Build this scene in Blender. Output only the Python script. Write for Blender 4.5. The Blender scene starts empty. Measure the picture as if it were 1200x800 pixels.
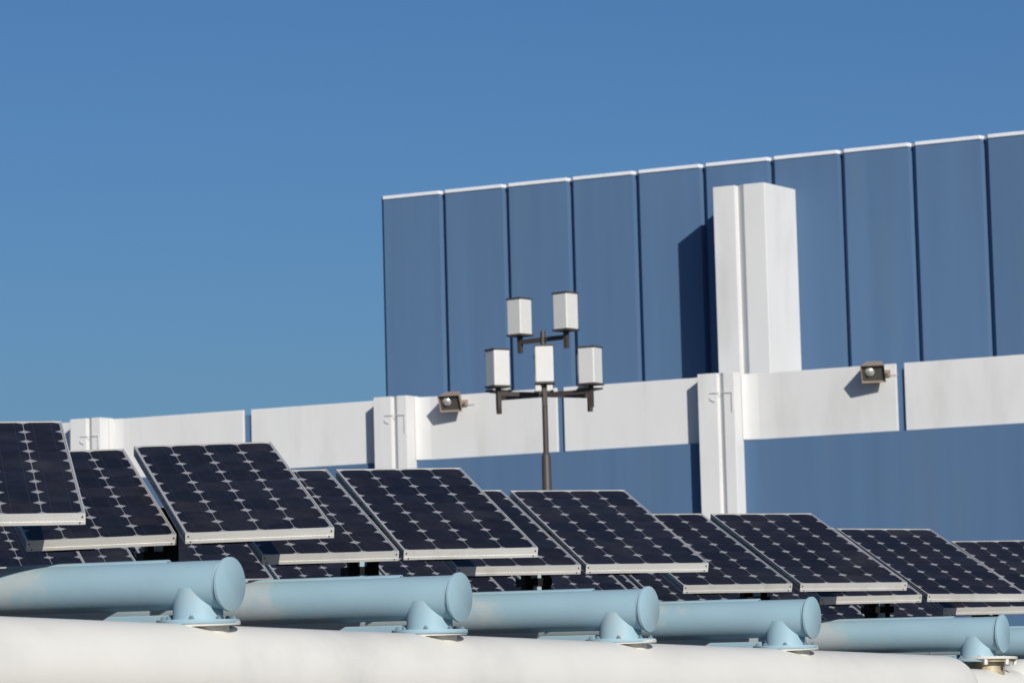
import bpy, bmesh, math, random
from mathutils import Vector, Matrix
R = math.radians
scene = bpy.context.scene
C = scene.collection
H = 2.6                      # camera height above the ground

# ------------------------------------------------------------------ camera
cam_d = bpy.data.cameras.new('camera'); cam = bpy.data.objects.new('camera', cam_d); C.objects.link(cam)
PITCH, ROLL = math.atan(410/4000), 0.0265
cam_d.sensor_width = 36; cam_d.lens = 120; cam_d.clip_end = 3000; cam_d.clip_start = .1
cam.matrix_world = Matrix.Translation((0, 0, H)) @ Matrix.Rotation(math.pi/2 + PITCH, 4, 'X') @ Matrix.Rotation(-ROLL, 4, 'Z')
cam_d.dof.use_dof = True; cam_d.dof.focus_distance = 13.5; cam_d.dof.aperture_fstop = 13
scene.camera = cam

# ------------------------------------------------------------------ sky, sun, exposure
SUN_AZ, SUN_EL = R(180 - 20), R(25)      # clockwise from +Y
w = bpy.data.worlds.new('World'); scene.world = w; w.use_nodes = True
nt = w.node_tree; bg = nt.nodes['Background']
sky = nt.nodes.new('ShaderNodeTexSky'); sky.sky_type = 'NISHITA'; sky.sun_disc = False
sky.sun_elevation = SUN_EL; sky.sun_rotation = SUN_AZ
sky.altitude = 0; sky.air_density = 1.05; sky.dust_density = 1.3; sky.ozone_density = 11.0
nt.links.new(sky.outputs[0], bg.inputs[0]); bg.inputs[1].default_value = 0.071
sd = bpy.data.lights.new('sun', 'SUN'); so = bpy.data.objects.new('sun', sd); C.objects.link(so)
sd.energy = 4.35; sd.angle = R(.53); sd.color = (1, .95, .87)
sv = Vector((math.sin(SUN_AZ)*math.cos(SUN_EL), math.cos(SUN_AZ)*math.cos(SUN_EL), math.sin(SUN_EL)))
so.rotation_euler = sv.to_track_quat('Z', 'Y').to_euler(); so.location = (4, -10, 20)
scene.view_settings.view_transform = 'Standard'; scene.view_settings.look = 'None'
scene.view_settings.exposure = 0.0; scene.view_settings.gamma = 1

# ------------------------------------------------------------------ materials
def mat(name, col, rough=.6, metal=0, spec=.5, var=0.0, scale=3.0, stretch=(1, 1, 1), col2=None, thr=(.45, .7), bump=0.0, bscale=60, vscale=None):
    """procedural material: base colour, large soft variation, optional second colour in blotches, fine bump"""
    m = bpy.data.materials.new(name); m.use_nodes = True
    t = m.node_tree; b = t.nodes['Principled BSDF']
    b.inputs['Roughness'].default_value = rough; b.inputs['Metallic'].default_value = metal
    b.inputs['Specular IOR Level'].default_value = spec
    b.inputs['Base Color'].default_value = (*col, 1)
    tc = t.nodes.new('ShaderNodeTexCoord')
    out = None
    if var or col2:
        mp = t.nodes.new('ShaderNodeMapping'); mp.inputs['Scale'].default_value = stretch
        t.links.new(tc.outputs['Object'], mp.inputs[0])
    if col2:
        n = t.nodes.new('ShaderNodeTexNoise'); n.inputs['Scale'].default_value = scale; n.inputs['Detail'].default_value = 6
        n.inputs['Roughness'].default_value = .6
        t.links.new(mp.outputs[0], n.inputs['Vector'])
        mr = t.nodes.new('ShaderNodeMapRange'); mr.inputs[1].default_value = thr[0]; mr.inputs[2].default_value = thr[1]
        mr.interpolation_type = 'SMOOTHSTEP'
        t.links.new(n.outputs['Fac'], mr.inputs[0])
        mx = t.nodes.new('ShaderNodeMix'); mx.data_type = 'RGBA'
        mx.inputs[6].default_value = (*col, 1); mx.inputs[7].default_value = (*col2, 1)
        t.links.new(mr.outputs[0], mx.inputs[0]); out = mx.outputs[2]
    if var:
        n2 = t.nodes.new('ShaderNodeTexNoise'); n2.inputs['Scale'].default_value = vscale or scale*1.7; n2.inputs['Detail'].default_value = 5
        t.links.new(mp.outputs[0], n2.inputs['Vector'])
        mr2 = t.nodes.new('ShaderNodeMapRange'); mr2.inputs[1].default_value = .25; mr2.inputs[2].default_value = .75
        mr2.inputs[3].default_value = 1 - var; mr2.inputs[4].default_value = 1 + var
        t.links.new(n2.outputs['Fac'], mr2.inputs[0])
        vm = t.nodes.new('ShaderNodeVectorMath'); vm.operation = 'SCALE'
        if out: t.links.new(out, vm.inputs[0])
        else: vm.inputs[0].default_value = col
        t.links.new(mr2.outputs[0], vm.inputs['Scale']); out = vm.outputs[0]
    if out: t.links.new(out, b.inputs['Base Color'])
    if bump:
        n3 = t.nodes.new('ShaderNodeTexNoise'); n3.inputs['Scale'].default_value = bscale; n3.inputs['Detail'].default_value = 4
        t.links.new(tc.outputs['Object'], n3.inputs['Vector'])
        bp = t.nodes.new('ShaderNodeBump'); bp.inputs['Strength'].default_value = bump; bp.inputs['Distance'].default_value = .01
        t.links.new(n3.outputs['Fac'], bp.inputs['Height']); t.links.new(bp.outputs[0], b.inputs['Normal'])
    return m

M_blue_wall = mat('blue_wall_paint', (.082, .152, .266), .7, spec=.15, var=.055, scale=.8, stretch=(2.2, 2.2, .12), col2=(.090, .160, .272), thr=(.5, .8), bump=.12, bscale=25)
M_white_wall = mat('white_wall_paint', (.66, .66, .65), .75, spec=.2, var=.035, scale=.7, stretch=(1.2, 1.2, .5), col2=(.60, .60, .585), thr=(.52, .75), bump=.15, bscale=22)
M_cap = mat('roof_cap_metal', (.72, .74, .76), .5, var=.05)
M_roof = mat('roof_gravel', (.3, .29, .27), .9, var=.2, scale=3)
M_pipe_blue = mat('light_blue_paint', (.28, .42, .485), .5, spec=.35, var=.06, scale=2.3, stretch=(.7, 1.2, 1.2), col2=(.30, .445, .51), thr=(.4, .7), bump=.05, bscale=40)
M_steel_blue = mat('light_blue_paint_clean', (.285, .425, .49), .58, spec=.3, var=.06, scale=6, bump=.05, bscale=60)
M_pipe_white = mat('white_pipe_paint', (.665, .65, .60), .45, spec=.3, var=.03, scale=2.2, col2=(.565, .555, .52), thr=(.5, .8), bump=.05, bscale=30)
M_frame = mat('anodised_aluminium', (.76, .74, .69), .42, metal=.5, spec=.5, var=.06, scale=5, stretch=(1, 6, 12))
M_sheet = mat('white_backsheet', (.30, .30, .315), .3, spec=.08, var=.05, scale=9)
M_cell = mat('silicon_cell', (.0150, .0134, .0150), .3, spec=.06, var=.3, scale=9, col2=(.0165, .0155, .018), thr=(.4, .75))
M_bus = mat('cell_busbar', (.035, .036, .045), .35, spec=.4)
M_dark = mat('dark_steel', (.006, .0065, .008), .7, spec=.15, var=.2, scale=20)
M_bolt = mat('galvanised_bolt', (.20, .27, .31), .4, metal=.3, var=.1, scale=30)
M_brass = mat('weathered_brass', (.44, .37, .25), .5, metal=.4, var=.25, scale=25)
M_brown = mat('bronze_brown_paint', (.060, .050, .044), .5, spec=.4, var=.1, scale=8)
M_opal = mat('opal_acrylic', (.62, .615, .59), .35, spec=.4, var=.03, scale=6)
M_flood = mat('tan_floodlight_housing', (.31, .235, .19), .6, var=.12, scale=9)
M_glass = mat('floodlight_glass', (.10, .095, .08), .08, spec=.9, var=.1, scale=12)
M_refl = mat('floodlight_reflector', (.8, .78, .74), .25, metal=.6)
M_conduit = mat('grey_conduit', (.56, .56, .54), .5, var=.1, scale=9)
M_ground = mat('asphalt', (.055, .055, .056), .9, var=.2, scale=.5, col2=(.085, .083, .08), bump=.4, bscale=20)

def add_bleach(m):
    """sun-bleached, chalky paint towards the middle of the tube: patches that belong to the paint (object space along the tube)"""
    t = m.node_tree; b = t.nodes['Principled BSDF']
    src = b.inputs['Base Color'].links[0].from_socket
    tc = [n for n in t.nodes if n.type == 'TEX_COORD'][0]
    sx = t.nodes.new('ShaderNodeSeparateXYZ'); t.links.new(tc.outputs['Object'], sx.inputs[0])
    oi = t.nodes.new('ShaderNodeObjectInfo')
    va = t.nodes.new('ShaderNodeVectorMath'); va.operation = 'ADD'
    cx = t.nodes.new('ShaderNodeCombineXYZ'); mm = t.nodes.new('ShaderNodeMath'); mm.operation = 'MULTIPLY'; mm.inputs[1].default_value = 40
    t.links.new(oi.outputs['Random'], mm.inputs[0]); t.links.new(mm.outputs[0], cx.inputs[1])
    t.links.new(tc.outputs['Object'], va.inputs[0]); t.links.new(cx.outputs[0], va.inputs[1])
    n = t.nodes.new('ShaderNodeTexNoise'); n.inputs['Scale'].default_value = 6.5; n.inputs['Detail'].default_value = 6; n.inputs['Roughness'].default_value = .62
    t.links.new(va.outputs[0], n.inputs['Vector'])
    # along the tube: 0 near the capped end, 1 beyond 0.8 m
    mr = t.nodes.new('ShaderNodeMapRange'); mr.inputs[1].default_value = -.42; mr.inputs[2].default_value = -.84
    mr.inputs[3].default_value = -.16; mr.inputs[4].default_value = .22
    t.links.new(sx.outputs[0], mr.inputs[0])
    ad = t.nodes.new('ShaderNodeMath'); ad.operation = 'ADD'
    t.links.new(n.outputs['Fac'], ad.inputs[0]); t.links.new(mr.outputs[0], ad.inputs[1])
    ms = t.nodes.new('ShaderNodeMapRange'); ms.interpolation_type = 'SMOOTHSTEP'
    ms.inputs[1].default_value = .50; ms.inputs[2].default_value = .72; ms.inputs[4].default_value = .85
    t.links.new(ad.outputs[0], ms.inputs[0])
    n2 = t.nodes.new('ShaderNodeTexNoise'); n2.inputs['Scale'].default_value = 7
    t.links.new(va.outputs[0], n2.inputs['Vector'])
    mc = t.nodes.new('ShaderNodeMix'); mc.data_type = 'RGBA'
    mc.inputs[6].default_value = (.37, .43, .43, 1); mc.inputs[7].default_value = (.455, .475, .475, 1)
    t.links.new(n2.outputs['Fac'], mc.inputs[0])
    mx = t.nodes.new('ShaderNodeMix'); mx.data_type = 'RGBA'
    t.links.new(ms.outputs[0], mx.inputs[0]); t.links.new(src, mx.inputs[6]); t.links.new(mc.outputs[2], mx.inputs[7])
    t.links.new(mx.outputs[2], b.inputs['Base Color'])
add_bleach(M_pipe_blue)

def add_tint(m, amt, dust=None, dcol=(.06, .058, .055), scale=5.0, stretch=(1, 1, 1)):
    """each object its own slight shade, and settled dust or grime in patches of its own"""
    t = m.node_tree; b = t.nodes['Principled BSDF']
    src = b.inputs['Base Color'].links[0].from_socket
    oi = t.nodes.new('ShaderNodeObjectInfo')
    mr = t.nodes.new('ShaderNodeMapRange'); mr.inputs[3].default_value = 1 - amt; mr.inputs[4].default_value = 1 + amt
    t.links.new(oi.outputs['Random'], mr.inputs[0])
    vm = t.nodes.new('ShaderNodeVectorMath'); vm.operation = 'SCALE'
    t.links.new(src, vm.inputs[0]); t.links.new(mr.outputs[0], vm.inputs['Scale']); out = vm.outputs[0]
    if dust:
        tc = t.nodes.new('ShaderNodeTexCoord'); mp = t.nodes.new('ShaderNodeMapping'); mp.inputs['Scale'].default_value = stretch
        mm = t.nodes.new('ShaderNodeMath'); mm.operation = 'MULTIPLY'; mm.inputs[1].default_value = 57
        t.links.new(oi.outputs['Random'], mm.inputs[0])
        cx = t.nodes.new('ShaderNodeCombineXYZ')
        for i in range(3): t.links.new(mm.outputs[0], cx.inputs[i])
        t.links.new(cx.outputs[0], mp.inputs['Location']); t.links.new(tc.outputs['Object'], mp.inputs[0])
        n = t.nodes.new('ShaderNodeTexNoise'); n.inputs['Scale'].default_value = scale; n.inputs['Detail'].default_value = 7; n.inputs['Roughness'].default_value = .62
        t.links.new(mp.outputs[0], n.inputs['Vector'])
        m2 = t.nodes.new('ShaderNodeMapRange'); m2.interpolation_type = 'SMOOTHSTEP'
        m2.inputs[1].default_value = dust[0]; m2.inputs[2].default_value = dust[1]; m2.inputs[4].default_value = dust[2]
        t.links.new(n.outputs['Fac'], m2.inputs[0])
        mx = t.nodes.new('ShaderNodeMix'); mx.data_type = 'RGBA'; mx.inputs[7].default_value = (*dcol, 1)
        t.links.new(m2.outputs[0], mx.inputs[0]); t.links.new(out, mx.inputs[6]); out = mx.outputs[2]
    t.links.new(out, b.inputs['Base Color'])
def add_cell_shades(m):
    """every wafer in a panel its own slight shade of grey-blue"""
    t = m.node_tree; b = t.nodes['Principled BSDF']; src = b.inputs['Base Color'].links[0].from_socket
    tc = t.nodes.new('ShaderNodeTexCoord'); oi = t.nodes.new('ShaderNodeObjectInfo')
    a = t.nodes.new('ShaderNodeVectorMath'); a.operation = 'SUBTRACT'; a.inputs[1].default_value = (.009, .009, 0)
    d = t.nodes.new('ShaderNodeVectorMath'); d.operation = 'DIVIDE'; d.inputs[1].default_value = (.127, .127, 100)
    f = t.nodes.new('ShaderNodeVectorMath'); f.operation = 'FLOOR'
    t.links.new(tc.outputs['Object'], a.inputs[0]); t.links.new(a.outputs[0], d.inputs[0]); t.links.new(d.outputs[0], f.inputs[0])
    wn = t.nodes.new('ShaderNodeTexWhiteNoise'); wn.noise_dimensions = '4D'
    t.links.new(f.outputs[0], wn.inputs['Vector']); t.links.new(oi.outputs['Random'], wn.inputs['W'])
    mr = t.nodes.new('ShaderNodeMapRange'); mr.inputs[3].default_value = .72; mr.inputs[4].default_value = 1.25
    t.links.new(wn.outputs['Value'], mr.inputs[0])
    v = t.nodes.new('ShaderNodeVectorMath'); v.operation = 'SCALE'
    t.links.new(src, v.inputs[0]); t.links.new(mr.outputs[0], v.inputs['Scale'])
    # blue-ish or brownish cast per wafer
    mx = t.nodes.new('ShaderNodeMix'); mx.data_type = 'RGBA'; mx.blend_type = 'MULTIPLY'; mx.inputs[0].default_value = 1
    cr = t.nodes.new('ShaderNodeMix'); cr.data_type = 'RGBA'; cr.inputs[6].default_value = (1.08, .98, .92, 1); cr.inputs[7].default_value = (.90, .98, 1.16, 1)
    sp = t.nodes.new('ShaderNodeSeparateColor'); t.links.new(wn.outputs['Color'], sp.inputs[0]); t.links.new(sp.outputs[1], cr.inputs[0])
    t.links.new(v.outputs[0], mx.inputs[6]); t.links.new(cr.outputs[2], mx.inputs[7]); t.links.new(mx.outputs[2], b.inputs['Base Color'])
add_cell_shades(M_cell)
add_tint(M_cell, .12, (.50, .80, .55), (.05, .047, .043), 3.0)
add_tint(M_blue_wall, .05, (.52, .75, .35), (.12, .165, .225), .55, (1.5, 1.5, .25))
add_tint(M_white_wall, .02, (.50, .80, .45), (.47, .46, .43), 1.1, (1.6, 1.6, .22))
add_tint(M_pipe_white, .01, (.52, .80, .5), (.52, .50, .44), 2.6, (.5, 1, 1))
add_tint(M_steel_blue, .05, (.50, .72, .6), (.36, .42, .42), 9)
add_tint(M_frame, .05, (.5, .8, .5), (.45, .42, .37), 8)

# ------------------------------------------------------------------ mesh helpers
def box(bm, x0, x1, y0, y1, z0, z1, mtx=None):
    vs = [bm.verts.new(Vector((x, y, z))) for x in (x0, x1) for y in (y0, y1) for z in (z0, z1)]
    if mtx:
        for v in vs: v.co = mtx @ v.co
    for f in ((0, 1, 3, 2), (4, 6, 7, 5), (0, 4, 5, 1), (2, 3, 7, 6), (0, 2, 6, 4), (1, 5, 7, 3)):
        bm.faces.new([vs[i] for i in f])
    return vs

def prism(bm, prof, z0, z1, fn=None):
    """vertical prism of a closed (x, y) outline, counter-clockwise seen from above"""
    fn = fn or (lambda x, y, z: Vector((x, y, z)))
    a = [bm.verts.new(fn(x, y, z0)) for x, y in prof]; b = [bm.verts.new(fn(x, y, z1)) for x, y in prof]
    n = len(prof)
    bm.faces.new(a[::-1]); bm.faces.new(b)
    for i in range(n): bm.faces.new((a[i], a[(i+1) % n], b[(i+1) % n], b[i]))

def lathe(bm, prof, axis='Z', n=40, mtx=None, cap=True):
    """revolve (r, h) profile about an axis"""
    rings = []
    for r, h in prof:
        ring = []
        for k in range(n):
            a = 2*math.pi*k/n; c, s = r*math.cos(a), r*math.sin(a)
            p = Vector((c, s, h)) if axis == 'Z' else Vector((h, c, s))
            if mtx: p = mtx @ p
            ring.append(bm.verts.new(p))
        rings.append(ring)
    for a, b in zip(rings, rings[1:]):
        for k in range(n): bm.faces.new((a[k], a[(k+1) % n], b[(k+1) % n], b[k]))
    if cap:
        bm.faces.new(rings[0][::-1]); bm.faces.new(rings[-1])

def rod(bm, p0, p1, r, n=12, r1=None):
    p0, p1 = Vector(p0), Vector(p1); d = p1 - p0
    q = d.to_track_quat('Z', 'Y').to_matrix().to_4x4()
    lathe(bm, [(r, 0), (r1 if r1 is not None else r, d.length)], 'Z', n, Matrix.Translation(p0) @ q)

def obj(name, bm, m, parent=None, smooth=None, bevel=0, seg=2):
    bmesh.ops.recalc_face_normals(bm, faces=bm.faces)
    me = bpy.data.meshes.new(name); bm.to_mesh(me); bm.free()
    me.materials.append(m)
    o = bpy.data.objects.new(name, me); C.objects.link(o)
    if parent: o.parent = parent
    if smooth is not None:
        for p in me.polygons: p.use_smooth = True
        md = o.modifiers.new('edge', 'EDGE_SPLIT'); md.split_angle = R(smooth)
    if bevel:
        md = o.modifiers.new('bevel', 'BEVEL'); md.width = bevel; md.segments = seg; md.limit_method = 'ANGLE'
    return o

def thing(name, label, cat, loc=(0, 0, 0), rot=(0, 0, 0), group=None):
    o = bpy.data.objects.new(name, None); C.objects.link(o); o.empty_display_size = .1
    o.location = loc; o.rotation_euler = rot; o['label'] = label; o['category'] = cat
    if group: o['group'] = group
    return o

def dup(src, loc, rot, label):
    r = src.copy(); C.objects.link(r); r.location = loc; r.rotation_euler = rot; r['label'] = label
    for ch in list(src.children):
        c = ch.copy(); C.objects.link(c); c.parent = r
        for g in list(ch.children):
            d = g.copy(); C.objects.link(d); d.parent = c
    return r

# ------------------------------------------------------------------ ground
bm = bmesh.new(); s = 1500
bm.faces.new([bm.verts.new(v) for v in ((-s, -s, 0), (s, -s, 0), (s, s, 0), (-s, s, 0))])
g = obj('ground', bm, M_ground); g['kind'] = 'structure'

# ------------------------------------------------------------------ building
HEAD = R(63)
WR = Vector((math.sin(HEAD), -math.cos(HEAD), 0))        # along the wall, to the right
WN = Vector((-math.cos(HEAD), -math.sin(HEAD), 0))       # out of the wall, to the viewer
P0 = Vector((3.844, 64.0, 0))
building = thing('warehouse', 'long flat-roofed building with blue upper wall, white parapet band and white pilasters', 'building', P0,
                 (0, 0, math.atan2(WR.y, WR.x)))
# local building frame: x right along the wall, y into the wall (-off), z up from the ground
def B(u, off, z): return Vector((u, -off, z + H))
def bbox(bm, u0, u1, o0, o1, z0, z1): box(bm, u0, u1, -o1, -o0, z0 + H, z1 + H)
def bprism(bm, prof, z0, z1): prism(bm, [(u, -o) for u, o in prof], z0 + H, z1 + H)
GZ = -H
PIL = [-14.41, -7.225, -.248, 6.83]
JOI = [(-10.45, -10.27), (-3.385, -3.235), (3.57, 3.73), (10.4, 10.56)]
UL, UR = -24.0, 14.0
# lower blue wall, in bays between the pilasters
edges = [UL] + [p for p in PIL] + [UR]
for i in range(len(edges) - 1):
    a = edges[i] + (.70 if i else 0); b_ = edges[i+1] + (.03 if i < len(edges) - 2 else 0)
    bm = bmesh.new(); bbox(bm, a, b_, -.5, .06, GZ, 4.555); obj('lower_wall', bm, M_blue_wall, building)
# recessed blue backing behind the joints and the roof slab of the low part
bm = bmesh.new(); bbox(bm, UL, UR, -.52, -.07, 4.556, 5.70); obj('joint_backing', bm, M_blue_wall, building)
bm = bmesh.new(); bbox(bm, UL, UR, -2.6, -.521, 5.2, 5.45); obj('low_roof', bm, M_roof, building)
# white parapet panels
segs = []
cur = UL
for p, (j0, j1) in zip(PIL, JOI):
    segs.append((cur, p + .02)); segs.append((p + .72, j0)); cur = j1
segs.append((cur, UR))
for a, b_ in segs:
    bm = bmesh.new(); bbox(bm, a, b_, -.068, 0, 4.56, 5.80)
    obj('parapet_panel', bm, M_white_wall, building, bevel=.012)
# white pilasters with a V groove; a splayed reveal joins each to its parapet panel
def groove_profile(u0, wd, off, back, gl, gm, gr, dep, splay=0):
    return [(u0, back), (u0, off), (u0 + gl, off), (u0 + gm, off - dep), (u0 + gr, off), (u0 + wd, off), (u0 + wd + splay, back)]
for p in PIL:
    bm = bmesh.new()
    bprism(bm, groove_profile(p, .745, .37, -.066, .40, .412, .53, .085, .04), GZ, 5.825)
    o = obj('pilaster', bm, M_white_wall, building, bevel=.01)
    bm = bmesh.new()
    bprism(bm, [(p + .787, .003), (p + .780, .10), (p + .83, .055), (p + .91, .022), (p + 1.08, .003)], 4.57, 5.803)
    obj('splayed_reveal', bm, M_white_wall, o, smooth=40)
# upper blue wall: one panel per module, V jointed
SW = 1.4625; U0 = -8.61; OB = -2.5
nseam = 16
for i in range(nseam):
    a, b_ = U0 + SW*i, U0 + SW*(i + 1)
    bm = bmesh.new()
    bprism(bm, [(a + .001, OB - .5), (a + .001, OB - .14), (a + .118, OB), (b_ - .035, OB), (b_ - .001, OB - .14), (b_ - .001, OB - .5)], 5.2, 10.20)
    w_ = obj('wall_panel', bm, M_blue_wall, building)
    bm = bmesh.new()
    bprism(bm, [(a + .001, OB - .5), (a + .001, OB - .115), (a + .118, OB + .025), (b_ - .035, OB + .025), (b_ - .001, OB - .115), (b_ - .001, OB - .5)], 10.202, 10.275)
    obj('roof_cap', bm, M_cap, w_, bevel=.01)
bm = bmesh.new(); bbox(bm, U0 + .02, U0 + SW*nseam, -22, OB - .502, 5.2, 10.18); obj('upper_block', bm, M_blue_wall, building)
bm = bmesh.new(); bbox(bm, UL, UR, -22, -2.61, GZ, 5.19); obj('rear_block', bm, M_blue_wall, building)
# white box column standing on the low roof in front of the blue wall
bm = bmesh.new()
bprism(bm, groove_profile(-.513, 1.079, -1.25, -2.51, .46, .474, .645, .11, .13), 5.451, 9.585)
obj('box_column', bm, M_white_wall, building, bevel=.012)
# conduits with hooks on the pilasters
for p in PIL[:3]:
    bm = bmesh.new()
    def tube(pts, r=.006):
        for q0, q1 in zip(pts, pts[1:]): rod(bm, q0, q1, r, 8)
    tube([B(p + .26, .39, 5.455), B(p + .70, .39, 5.445), B(p + .70, .39, 5.09)])
    tube([B(p + .25, .395, 5.37), B(p + .29, .395, 5.32), B(p + .36, .395, 5.295)])
    for q in ((p + .6, 5.45), (p + .70, 5.2)):
        rod(bm, B(q[0], .36, q[1]), B(q[0], .39, q[1]), .012, 8)
    obj('conduit', bm, M_conduit, building)

# floodlights on the parapet
def floodlight(u, z, label, aim):
    t = thing('floodlight', label, 'floodlight', P0 + WR*u + WN*.02 + Vector((0, 0, z + H)), (0, 0, building.rotation_euler.z), 'floodlights on the white parapet')
    Mx = Matrix.Translation((0, -.21, .02)) @ Matrix.Rotation(R(aim), 4, 'Z') @ Matrix.Rotation(R(30), 4, 'X') @ Matrix.Scale(1.16, 4)
    # housing: tapered box, open to the front (local -Y)
    bm = bmesh.new()
    f = [(-.19, -.14, -.15), (.19, -.14, -.15), (.19, -.14, .15), (-.19, -.14, .15)]
    k = [(-.12, .15, -.09), (.12, .15, -.09), (.12, .15, .09), (-.12, .15, .09)]
    fi = [(x*.975, y, zz*.97) for x, y, zz in f]; fb = [(x*.90, -.06, zz*.89) for x, y, zz in f]
    V = [[bm.verts.new(Mx @ Vector(p)) for p in ring] for ring in (k, f, fi, fb)]
    for r0, r1 in zip(V, V[1:]):
        for i in range(4): bm.faces.new((r0[i], r0[(i+1) % 4], r1[(i+1) % 4], r1[i]))
    bm.faces.new(V[0]); bm.faces.new(V[-1])
    obj('housing', bm, M_flood, t)
    bm = bmesh.new(); box(bm, -.172, .172, -.097, -.089, -.135, .135, Mx); obj('glass', bm, M_glass, t)
    bm = bmesh.new()
    lathe(bm, [(.075, 0), (.07, .012), (.045, .03), (.012, .038)], 'Z', 20, Mx @ Matrix.Translation((-.055, -.10, .02)) @ Matrix.Rotation(R(90), 4, 'X'))
    obj('lamp_reflector', bm, M_refl, t, smooth=60)
    bm = bmesh.new()
    rod(bm, (.10, -.02, -.03), Mx @ Vector((.10, .08, -.06)), .02, 8); rod(bm, (.20, -.02, -.02), Mx @ Vector((.205, 0, -.05)), .018, 8)
    box(bm, .02, .24, -.022, .018, -.09, .03)
    obj('bracket', bm, M_flood, t)
    bm = bmesh.new(); rod(bm, (.20, -.03, -.055), (.40, -.010, -.062), .006, 8); obj('cable', bm, M_conduit, t)
floodlight(-5.55, 5.66, 'small tan floodlight on the white parapet left of the street lamp', 10)
floodlight(3.23, 5.66, 'small tan floodlight on the white parapet right of the white box column', 14)

# ------------------------------------------------------------------ street lamp
LX, LY = .393, 43.0
lamp = thing('street_lamp', 'brown cluster street lamp with eight white box lanterns standing before the blue building', 'street lamp', (LX, LY, 0))
bm = bmesh.new(); lathe(bm, [(.036, H + 2.9), (.036, H + 4.50), (.03, H + 4.53)], 'Z', 20); obj('pole', bm, M_brown, lamp, smooth=40)
bm = bmesh.new(); lathe(bm, [(.16, 0), (.16, .05), (.10, .12), (.092, .14), (.058, H + 2.93), (.045, H + 2.97), (.034, H + 2.99)], 'Z', 24); obj('lower_pole', bm, M_brown, lamp, smooth=40)
def lantern(ang, r, zarm, drop):
    d = Vector((math.cos(ang), math.sin(ang), 0)); c = d*r
    bm = bmesh.new()
    mtx = Matrix.Rotation(ang, 4, 'Z')
    box(bm, .02, r, -.022, .022, H + zarm - .028, H + zarm + .028, mtx)
    obj('arm', bm, M_brown, lamp)
    bm = bmesh.new(); z0 = H + zarm
    box(bm, -.026, .026, -.026, .026, z0 - drop, z0 + .075, Matrix.Translation(c) @ mtx)
    obj('stem', bm, M_brown, lamp)
    bm = bmesh.new()
    zz = z0 + .10
    for hw, a, b_ in ((.115, zz, zz + .44),):
        pr = []
        for sx, sy, a0 in ((1, 1, 0), (-1, 1, 90), (-1, -1, 180), (1, -1, 270)):
            for k in range(4):
                an = R(a0 + 30*k); pr.append((sx*(hw - .018) + .018*math.cos(an), sy*(hw - .018) + .018*math.sin(an)))
        prism(bm, pr, a, b_, lambda x, y, z: Matrix.Translation(c) @ mtx @ Vector((x, y, z)))
    o = obj('lantern', bm, M_opal, lamp)
    bm = bmesh.new()
    box(bm, -.124, .124, -.124, .124, zz - .026, zz - .001, Matrix.Translation(c) @ mtx)
    obj('base_plate', bm, M_brown, o)
    bm = bmesh.new()
    box(bm, -.121, .121, -.121, .121, zz + .441, zz + .462, Matrix.Translation(c) @ mtx)
    obj('top_plate', bm, M_brown, o)
for k in range(6): lantern(R(-90 + 60*k), .67, 3.72, .20)
for k in range(2): lantern(R(-41 + 180*k), .385, 4.42, .14)

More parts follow.
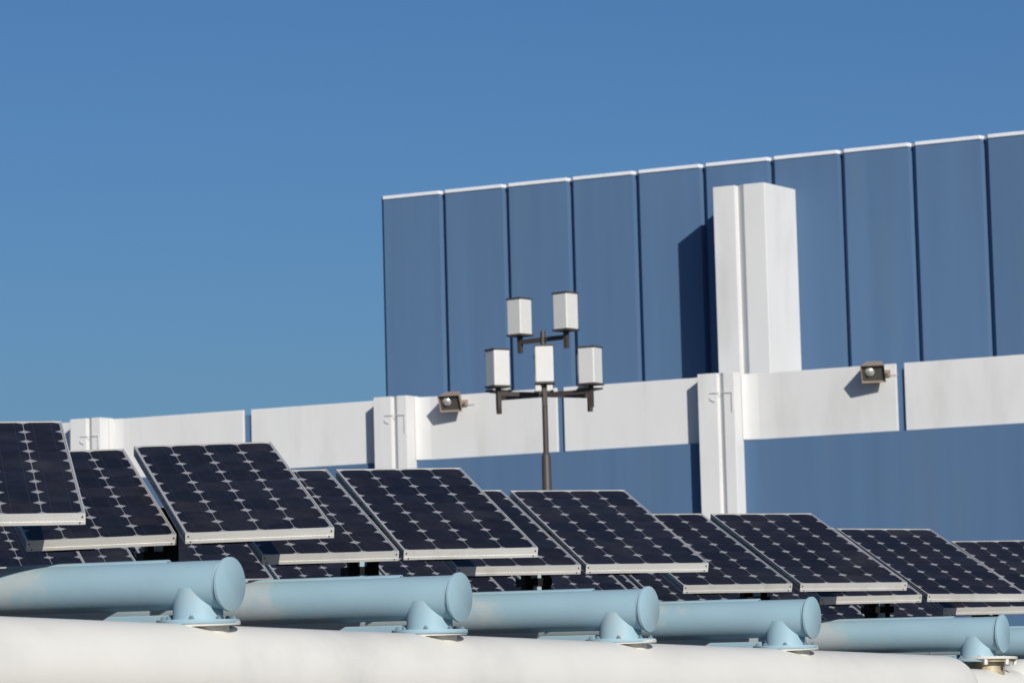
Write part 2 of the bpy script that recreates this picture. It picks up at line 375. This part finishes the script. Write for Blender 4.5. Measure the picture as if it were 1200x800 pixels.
# ------------------------------------------------------------------ solar panels
P = .127; MG = .009; PW, PL, PT = 4*P + 2*MG, 9*P + 2*MG, .038
def make_panel(label):
    t = thing('solar_panel', label, 'solar panel', group='solar panels of the array')
    # frame: four hollow bars, the front and rear ones with a shallow ledge
    bm = bmesh.new(); lip = .0045
    for y0, y1, sgn in ((0, lip, -1), (PL - lip, PL, 1)):
        box(bm, 0, PW, y0, y1, -PT, 0)
        yo = -.0018 if sgn < 0 else PL + .0018
        box(bm, .0015, PW - .0015, min(yo, y0 + .001 if sgn < 0 else y1 - .001), max(yo, y0 + .001 if sgn < 0 else y1 - .001), -PT + .0003, -PT + .011)
    for x0, x1 in ((0, lip), (PW - lip, PW)):
        ya, yb = lip + .0001, PL - lip - .0001
        xi = (x0 + .024, x0 + .0255) if x0 == 0 else (x1 - .0255, x1 - .024)       # web, set in: the bar is an open channel
        box(bm, x0, x1, ya, yb, -.0022, -.0002)
        e0, e1 = (x0, xi[1]) if x0 == 0 else (xi[0], x1)
        box(bm, e0, e1, ya, yb, -PT, -PT + .002)
        box(bm, xi[0], xi[1], ya, yb, -PT + .0021, -.0105)
        box(bm, e0, e1, ya, yb, -.0125, -.0106)
    obj('frame', bm, M_frame, t)
    bm = bmesh.new(); box(bm, lip + .0004, PW - lip - .0004, lip + .0004, PL - lip - .0004, -.010, -.003); obj('backsheet', bm, M_sheet, t)
    # cells: pseudo-square wafers
    bm = bmesh.new(); hx, hy, rc = P/2 - .0013, P/2 - .0007, .0745
    rr = .0430
    shape = []
    a0 = math.acos(hx/rc); a1 = math.pi/2 - math.acos(hy/rc)
    for q in range(4):
        for k in range(5):
            a = a0 + (a1 - a0)*k/4
            cx, cy = rc*math.cos(a), rc*math.sin(a)
            if q == 0: shape.append((cx, cy))
            elif q == 1: shape.append((-rc*math.cos(a0 + (a1-a0)*(4-k)/4), rc*math.sin(a0 + (a1-a0)*(4-k)/4)))
            elif q == 2: shape.append((-cx, -cy))
            else: shape.append((rc*math.cos(a0 + (a1-a0)*(4-k)/4), -rc*math.sin(a0 + (a1-a0)*(4-k)/4)))
    for i in range(4):
        for j in range(9):
            ox, oy = MG + P*(i + .5), MG + P*(j + .5)
            bm.faces.new([bm.verts.new((ox + x, oy + y, -.0022)) for x, y in shape])
    cells = obj('cell_grid', bm, M_cell, t)
    bm = bmesh.new()
    for i in range(4):
        for q in (-.032, .032):
            x = MG + P*(i + .5) + q
            bm.faces.new([bm.verts.new(v) for v in ((x - .0007, MG + .004, -.0018), (x + .0007, MG + .004, -.0018), (x + .0007, PL - MG - .004, -.0018), (x - .0007, PL - MG - .004, -.0018))])
    obj('busbar_lines', bm, M_bus, cells)
    # dark mounting rails below
    for y in (.030, PL*.36, PL*.70):
        bm = bmesh.new()
        if y < .1: box(bm, PW*.12, PW*.46, y, y + .05, -PT - .016, -PT - .0005)
        else: box(bm, .02, PW - .02, y - .02, y + .02, -PT - .03, -PT - .0005)
        obj('mounting_rail', bm, M_dark, t)
    # corner screws on the front bar
    for x, z in ((.010, -.012), (.018, -PT + .006), (PW - .010, -.012), (PW - .018, -PT + .006)):
        bm = bmesh.new(); rod(bm, (x, .0, z), (x, -.0032, z), .0026, 8); obj('screw', bm, M_dark, t)
    return t

def prot(e):   # yaw, tilt, roll in degrees -> euler
    return (Matrix.Rotation(R(e[0]), 3, 'Z') @ Matrix.Rotation(R(e[1]), 3, 'X') @ Matrix.Rotation(R(e[2]), 3, 'Y'))
FRONT = [
 ((-2.41, 10.61, .590), (11.35, 19.27, -.03), 'front-row solar panel mostly outside the left edge of the picture'),
 ((-1.882, 10.718, .599), (11.35, 19.27, -.03), 'front-row solar panel cut off by the left edge of the picture, highest on the left'),
 ((-1.699, 11.82, .563), (16.0, 19.3, -1.83), 'front-row solar panel second from the left, tucked under the leftmost panel corner'),
 ((-1.147, 11.811, .575), (15.48, 19.41, -1.51), 'large whole front-row solar panel third from left, with a dusty smudge on its top edge'),
 ((-.949, 12.707, .530), (17.18, 19.38, -.89), 'front-row solar panel fourth from left, its upper half hidden by the large third panel'),
 ((-.427, 12.856, .540), (16.16, 19.19, -.31), 'whole front-row solar panel fifth from left, left of the street lamp pole'),
 ((-.246, 13.743, .504), (17.04, 18.88, -.10), 'front-row solar panel sixth from left, narrow strip showing left of the lamp pole'),
 ((.278, 13.896, .506), (16.03, 18.64, .16), 'whole front-row solar panel seventh from left, just below the street lamp pole'),
 ((.739, 15.299, .453), (18.25, 19.13, .07), 'front-row solar panel eighth from left, below the white pilaster'),
 ((1.275, 15.457, .452), (17.88, 19.04, .34), 'whole front-row solar panel ninth from left, right of the white pilaster'),
 ((1.440, 16.342, .411), (16.95, 19.19, -.20), 'front-row solar panel tenth from left, almost fully hidden below the ninth'),
 ((1.972, 16.501, .415), (17.55, 18.86, .91), 'front-row solar panel eleventh from left, reaching the right edge of the picture'),
 ((2.155, 17.379, .364), (16.85, 19.19, -.06), 'front-row solar panel twelfth from left, thin white front bar low at the right edge'),
 ((2.675, 17.54, .370), (16.85, 19.19, .10), 'rightmost front-row solar panel, peeking over the eleventh at the right edge'),
]
proto = None
def place_panel(pos, e, label):
    global proto
    rot = prot(e).to_euler(); loc = (pos[0], pos[1], pos[2] + H)
    if proto is None:
        proto = make_panel(label); proto.location = loc; proto.rotation_euler = rot; return proto
    return dup(proto, loc, rot, label)
for pos, e, lb in FRONT: place_panel(pos, e, lb)

ROW = Vector((.689, 1.041, -.037))
BETA = R(28)
AX = Vector((-math.cos(BETA), math.sin(BETA), .009))      # along the blue pipes, away from the capped end
O_R = Vector((-1.121, 11.817, .576)); YAW, TILT = 16.86, 19.2
BASE = prot((YAW, TILT, 0))
GAP = .0248
rnd = random.Random(4)
ORD = ['first', 'second', 'third', 'fourth', 'fifth', 'sixth', 'seventh', 'eighth', 'ninth', 'tenth', 'eleventh', 'twelfth', 'thirteenth', 'fourteenth']
D2 = 2.08
k = 0
for tt in (1, 2, 3.5, 4.5, 5.5, 6.5, 7.5):
    o = O_R + ROW*tt + AX*D2
    for side in ('L', 'R'):
        p = o + (BASE @ Vector((-(PW + GAP), 0, 0)) if side == 'L' else Vector())
        e = (YAW + rnd.uniform(-.7, .7), TILT + rnd.uniform(-.3, .3), rnd.uniform(-.5, .5))
        place_panel(p, e, 'rear-row solar panel, %s from left, glimpsed between the front row and the blue pipes' % ORD[k]); k += 1

# ------------------------------------------------------------------ blue pipes on their saddles
CAPS = [(0, (-.903, 10.753, .360)), (1, (-.200, 11.794, .329)), (2, (.490, 12.835, .295)), (3, (1.190, 13.875, .266)), (4.5, (2.179, 15.436, .203))]
for j in (5.5, 6.5, 7.5, 8.5): CAPS.append((j, tuple(Vector(CAPS[4][1]) + ROW*(j - 4.5))))
PR = .0765; PLEN = 4.6; SX = -.125
FZ0, FZ1, FZ2 = -.109, -.1235, -.137            # flange top / bottom, white flange bottom
PLAB = ['light blue steel pipe with round end cap, leftmost and nearest on the white pipe',
        'light blue steel pipe with round end cap, second from left along the white pipe',
        'light blue steel pipe with round end cap, third from left, faint scratch on its side',
        'light blue steel pipe with round end cap, fourth from left along the white pipe',
        'faded light blue steel pipe whose saddle sits over the gap between two white pipes',
        'light blue steel pipe running out at the right edge of the picture',
        'hidden light blue steel pipe just beyond the right edge of the picture',
        'hidden light blue steel pipe second beyond the right edge of the picture',
        'hidden light blue steel pipe farthest beyond the right edge of the picture']
def make_pipe(label):
    t = thing('blue_pipe', label, 'pipe', group='light blue cross pipes on the white pipe')
    bm = bmesh.new(); lathe(bm, [(PR, -PLEN), (PR, -.0125)], 'X', 64); obj('tube', bm, M_pipe_blue, t, smooth=40)
    bm = bmesh.new(); lathe(bm, [(.0815, -.0122), (.0855, -.010), (.0855, -.001), (.084, 0)], 'X', 64); obj('end_cap', bm, M_steel_blue, t, smooth=40)
    bm = bmesh.new()
    for xw in (-.0205, -.93, -2.4):
        n1, n2 = 56, 6; g_ = []
        for a_ in range(n1):
            u = 2*math.pi*a_/n1; rr_ = .0022 + .0005*math.sin(a_*5.3)
            g_.append([bm.verts.new((xw + rr_*math.cos(2*math.pi*b_/n2), (PR + rr_*math.sin(2*math.pi*b_/n2))*math.cos(u), (PR + rr_*math.sin(2*math.pi*b_/n2))*math.sin(u))) for b_ in range(n2)])
        for a_ in range(n1):
            for b_ in range(n2): bm.faces.new((g_[a_][b_], g_[a_][(b_+1) % n2], g_[(a_+1) % n1][(b_+1) % n2], g_[(a_+1) % n1][b_]))
    obj('weld_seam', bm, M_steel_blue, t, smooth=60)
    # small open channel tube lying on the crown, the panel posts stand on it
    bm = bmesh.new(); n = 20
    outer, inner = [], []
    for xx in (-.235, -.86):
        for rad, lst in ((.019, outer), (.015, inner)):
            lst.append([bm.verts.new((xx - (0 if xx < -1 else .0), rad*math.cos(2*math.pi*i/n), PR - .0115 + rad*math.sin(2*math.pi*i/n))) for i in range(n)])
    for i in range(n):
        i2 = (i + 1) % n
        bm.faces.new((outer[0][i], outer[0][i2], outer[1][i2], outer[1][i])); bm.faces.new((inner[0][i], inner[1][i], inner[1][i2], inner[0][i2]))
        bm.faces.new((outer[0][i], inner[0][i], inner[0][i2], outer[0][i2])); bm.faces.new((outer[1][i], outer[1][i2], inner[1][i2], inner[1][i]))
    obj('crown_channel', bm, M_steel_blue, t, smooth=40)
    T = Matrix.Translation((SX, 0, 0))
    bm = bmesh.new(); lathe(bm, [(.083, FZ0 - .001), (.080, FZ0 + .004), (.079, -.01)], 'Z', 48, T); obj('saddle_stub', bm, M_steel_blue, t, smooth=40)
    bm = bmesh.new(); lathe(bm, [(.1305, FZ1), (.132, FZ1 + .002), (.132, FZ0 - .002), (.1305, FZ0)], 'Z', 56, T); fl = obj('flange', bm, M_steel_blue, t, smooth=40)
    for q in range(8):
        a = R(22.5 + 45*q); bm = bmesh.new()
        lathe(bm, [(.0095, FZ0 + .0005), (.0095, FZ0 + .007)], 'Z', 6, T @ Matrix.Translation((.113*math.cos(a), .113*math.sin(a), 0)))
        lathe(bm, [(.005, FZ0 + .0071), (.005, FZ0 + .012)], 'Z', 8, T @ Matrix.Translation((.113*math.cos(a), .113*math.sin(a), 0)))
        obj('bolt', bm, M_bolt, fl)
    bm = bmesh.new()     # stiffener bar below the tube with a slanted outer end
    pr = [(-.52, -.122), (-.455, -.0915), (-.215, -.0915), (-.215, -.1190)]
    a = [bm.verts.new((x, -.02, z)) for x, z in pr]; b_ = [bm.verts.new((x, .02, z)) for x, z in pr]
    bm.faces.new(a); bm.faces.new(b_[::-1])
    for i in range(4): bm.faces.new((a[i], b_[i], b_[(i+1) % 4], a[(i+1) % 4]))
    obj('stiffener_bar', bm, M_steel_blue, t, bevel=.003)
    return t
prt = None
PROT = (0, R(.5), -BETA)
for (j, c), lb in zip(CAPS, PLAB):
    loc = (c[0], c[1], c[2] + H)
    if prt is None:
        prt = make_pipe(lb); prt.location = loc; prt.rotation_euler = PROT
    else: dup(prt, loc, PROT, lb)

# ------------------------------------------------------------------ white header pipes
SAD = [Vector(c) + AX*(-SX) for j, c in CAPS]
rowd = (SAD[3] - SAD[0]).normalized()
WRAD = .165
top0 = SAD[0] + Vector((0, 0, FZ2)) 
ax0 = top0 - Vector((0, 0, WRAD - .013))
yaw_w = math.atan2(rowd.y, rowd.x); inc = -math.asin(rowd.z)
def along(pt): return (Vector(pt) - SAD[0]).dot(rowd)
S_END = along(SAD[4]) - .47
S_BEG = along(SAD[4]) + .34
def hemi(r, s0, sgn, n=10): return [(r*math.cos(R(90*k/n)), s0 + sgn*r*math.sin(R(90*k/n))) for k in range(n)] + [(.004, s0 + sgn*r)]
def white_pipe(label, s0, s1, jl, dome0, dome1, stub=None):
    t = thing('white_pipe', label, 'pipe', ax0 + Vector((0, 0, H)), (0, inc, yaw_w), 'thick white header pipes')
    bm = bmesh.new()
    prof = (hemi(WRAD, s0, -1)[::-1] if dome0 else [(WRAD, s0)]) + (hemi(WRAD, s1, 1) if dome1 else [(WRAD, s1)])
    lathe(bm, prof, 'X', 72); obj('tube', bm, M_pipe_white, t, smooth=40)
    for sj in jl:
        bm = bmesh.new(); T = Matrix.Translation((sj, 0, WRAD)) @ Matrix.Rotation(-inc - R(1.3), 4, 'Y') @ Matrix.Translation((0, 0, -WRAD + .004))
        lathe(bm, [(.1285, WRAD - .0095), (.130, WRAD - .0075), (.130, WRAD + .0015), (.1285, WRAD + .003)], 'Z', 56, T)
        fo = obj('flange', bm, M_pipe_white, t, smooth=40)
        bm = bmesh.new(); lathe(bm, [(.095, WRAD - .075), (.095, WRAD - .0096)], 'Z', 32, T)
        obj('neck', bm, M_pipe_white, fo, smooth=40)
    return t
jl1 = [along(SAD[i]) for i in range(4)]; jl2 = [along(SAD[i]) for i in (5, 6, 7, 8)]
wp1 = white_pipe('thick white header pipe with domed end, spanning the bottom of the picture', -3.2, S_END - WRAD*.0, jl1, True, True)
wp2 = white_pipe('thick white header pipe whose domed start shows at the bottom right corner', S_BEG, S_BEG + 6.5, jl2, True, True)
def columns(t, ss):
    for s_ in ss:
        bm = bmesh.new(); zc = ax0.z + H + rowd.z*s_
        lathe(bm, [(.09, -zc + .02), (.09, -WRAD + .02)], 'Z', 32, Matrix.Translation((s_, 0, 0)) @ Matrix.Rotation(-inc, 4, 'Y'))
        lathe(bm, [(.2, -zc + .001), (.2, -zc + .0195)], 'Z', 32, Matrix.Translation((s_, 0, 0)) @ Matrix.Rotation(-inc, 4, 'Y'))
        obj('column', bm, M_pipe_white, t, smooth=40)
columns(wp1, (-2.2, 2.4)); columns(wp2, (S_BEG + 1.2, S_BEG + 5.2))
# link between the two pipes, carrying the fifth saddle
lk = thing('pipe_link', 'short narrower white pipe link with brassy collar in the gap between the white pipes', 'pipe link', ax0 + Vector((0, 0, H)), (0, inc, yaw_w))
bm = bmesh.new(); lathe(bm, [(.112, S_END + WRAD*.72), (.112, S_BEG - WRAD*.72)], 'X', 48); obj('tube', bm, M_pipe_white, lk, smooth=40)
s5 = along(SAD[4]); T5 = Matrix.Translation((s5, 0, 0))
bm = bmesh.new(); lathe(bm, [(.1285, WRAD - .0095), (.130, WRAD - .0075), (.130, WRAD + .0015), (.1285, WRAD + .003)], 'Z', 56, T5); obj('flange', bm, M_pipe_white, lk, smooth=40)
bm = bmesh.new(); lathe(bm, [(.072, .06), (.072, WRAD - .020), (.114, WRAD - .020), (.114, WRAD - .0096)], 'Z', 40, T5); obj('collar', bm, M_brass, lk, smooth=40)
for a in (200, 250, 300, 340):
    bm = bmesh.new(); lathe(bm, [(.010, WRAD - .034), (.010, WRAD - .0098)], 'Z', 6, T5 @ Matrix.Translation((.118*math.cos(R(a)), .118*math.sin(R(a)), 0))); obj('nut', bm, M_pipe_white, lk)

# ------------------------------------------------------------------ posts carrying the panels
def mount(t_, extra, label, drop=0.0):
    """vertical post under the middle of a pair of panels, standing on a blue pipe"""
    o = O_R + ROW*t_ + AX*extra
    c = o + BASE @ Vector((-GAP/2, .60, -PT - .03))
    # foot on the pipe: pipe index t_+1
    j = t_ + 1
    base = None
    best = min(CAPS, key=lambda q: abs(q[0] - j))
    cc = Vector(best[1]); s_ = (Vector((c.x, c.y, 0)) - Vector((cc.x, cc.y, 0))).dot(Vector((AX.x, AX.y, 0)))
    zp = cc.z + s_*.009 + PR - .012
    t = thing('panel_post', label, 'post', (c.x, c.y, zp + H), (0, 0, R(YAW)), 'posts under the panel pairs')
    hh = c.z - zp - drop
    bm = bmesh.new(); box(bm, -.0145, .0145, -.03, -.004, 0, hh + .005); obj('post', bm, M_steel_blue, t)
    bm = bmesh.new(); box(bm, -.018, .097, .10, .16, -.05, hh + .045); obj('rear_plate', bm, M_dark, t)
    zc = hh*.5
    for z_ in (.100,):
        bm = bmesh.new(); box(bm, -.06, .06, -.038, .10, z_, z_ + .032); obj('clamp', bm, M_dark, t)
    bm = bmesh.new(); box(bm, -.45, .45, -.03, .03, hh + .001, hh + .030, Matrix.Translation((0, 0, 0)))
    obj('cross_rail', bm, M_dark, t)
    return t
for t_, lb, *dr in ((-1, 'light blue post under the leftmost panel pair'), (0, 'light blue post with dark clamp under the second and third panels', .05), (1, 'light blue post with dark clamp under the fourth and fifth panels'),
               (2, 'light blue post with dark clamp under the sixth and seventh panels'), (3.5, 'light blue post with dark clamp under the eighth and ninth panels'),
               (4.5, 'light blue post with dark clamp under the tenth and eleventh panels'), (5.5, 'light blue post under the rightmost panel pair')):
    mount(t_, 0, lb, *dr)
for i, t_ in enumerate((1, 2, 3.5, 4.5, 5.5, 6.5, 7.5)):
    mount(t_, D2, 'hidden light blue post under the rear-row panel pair number %s from left' % ORD[i])
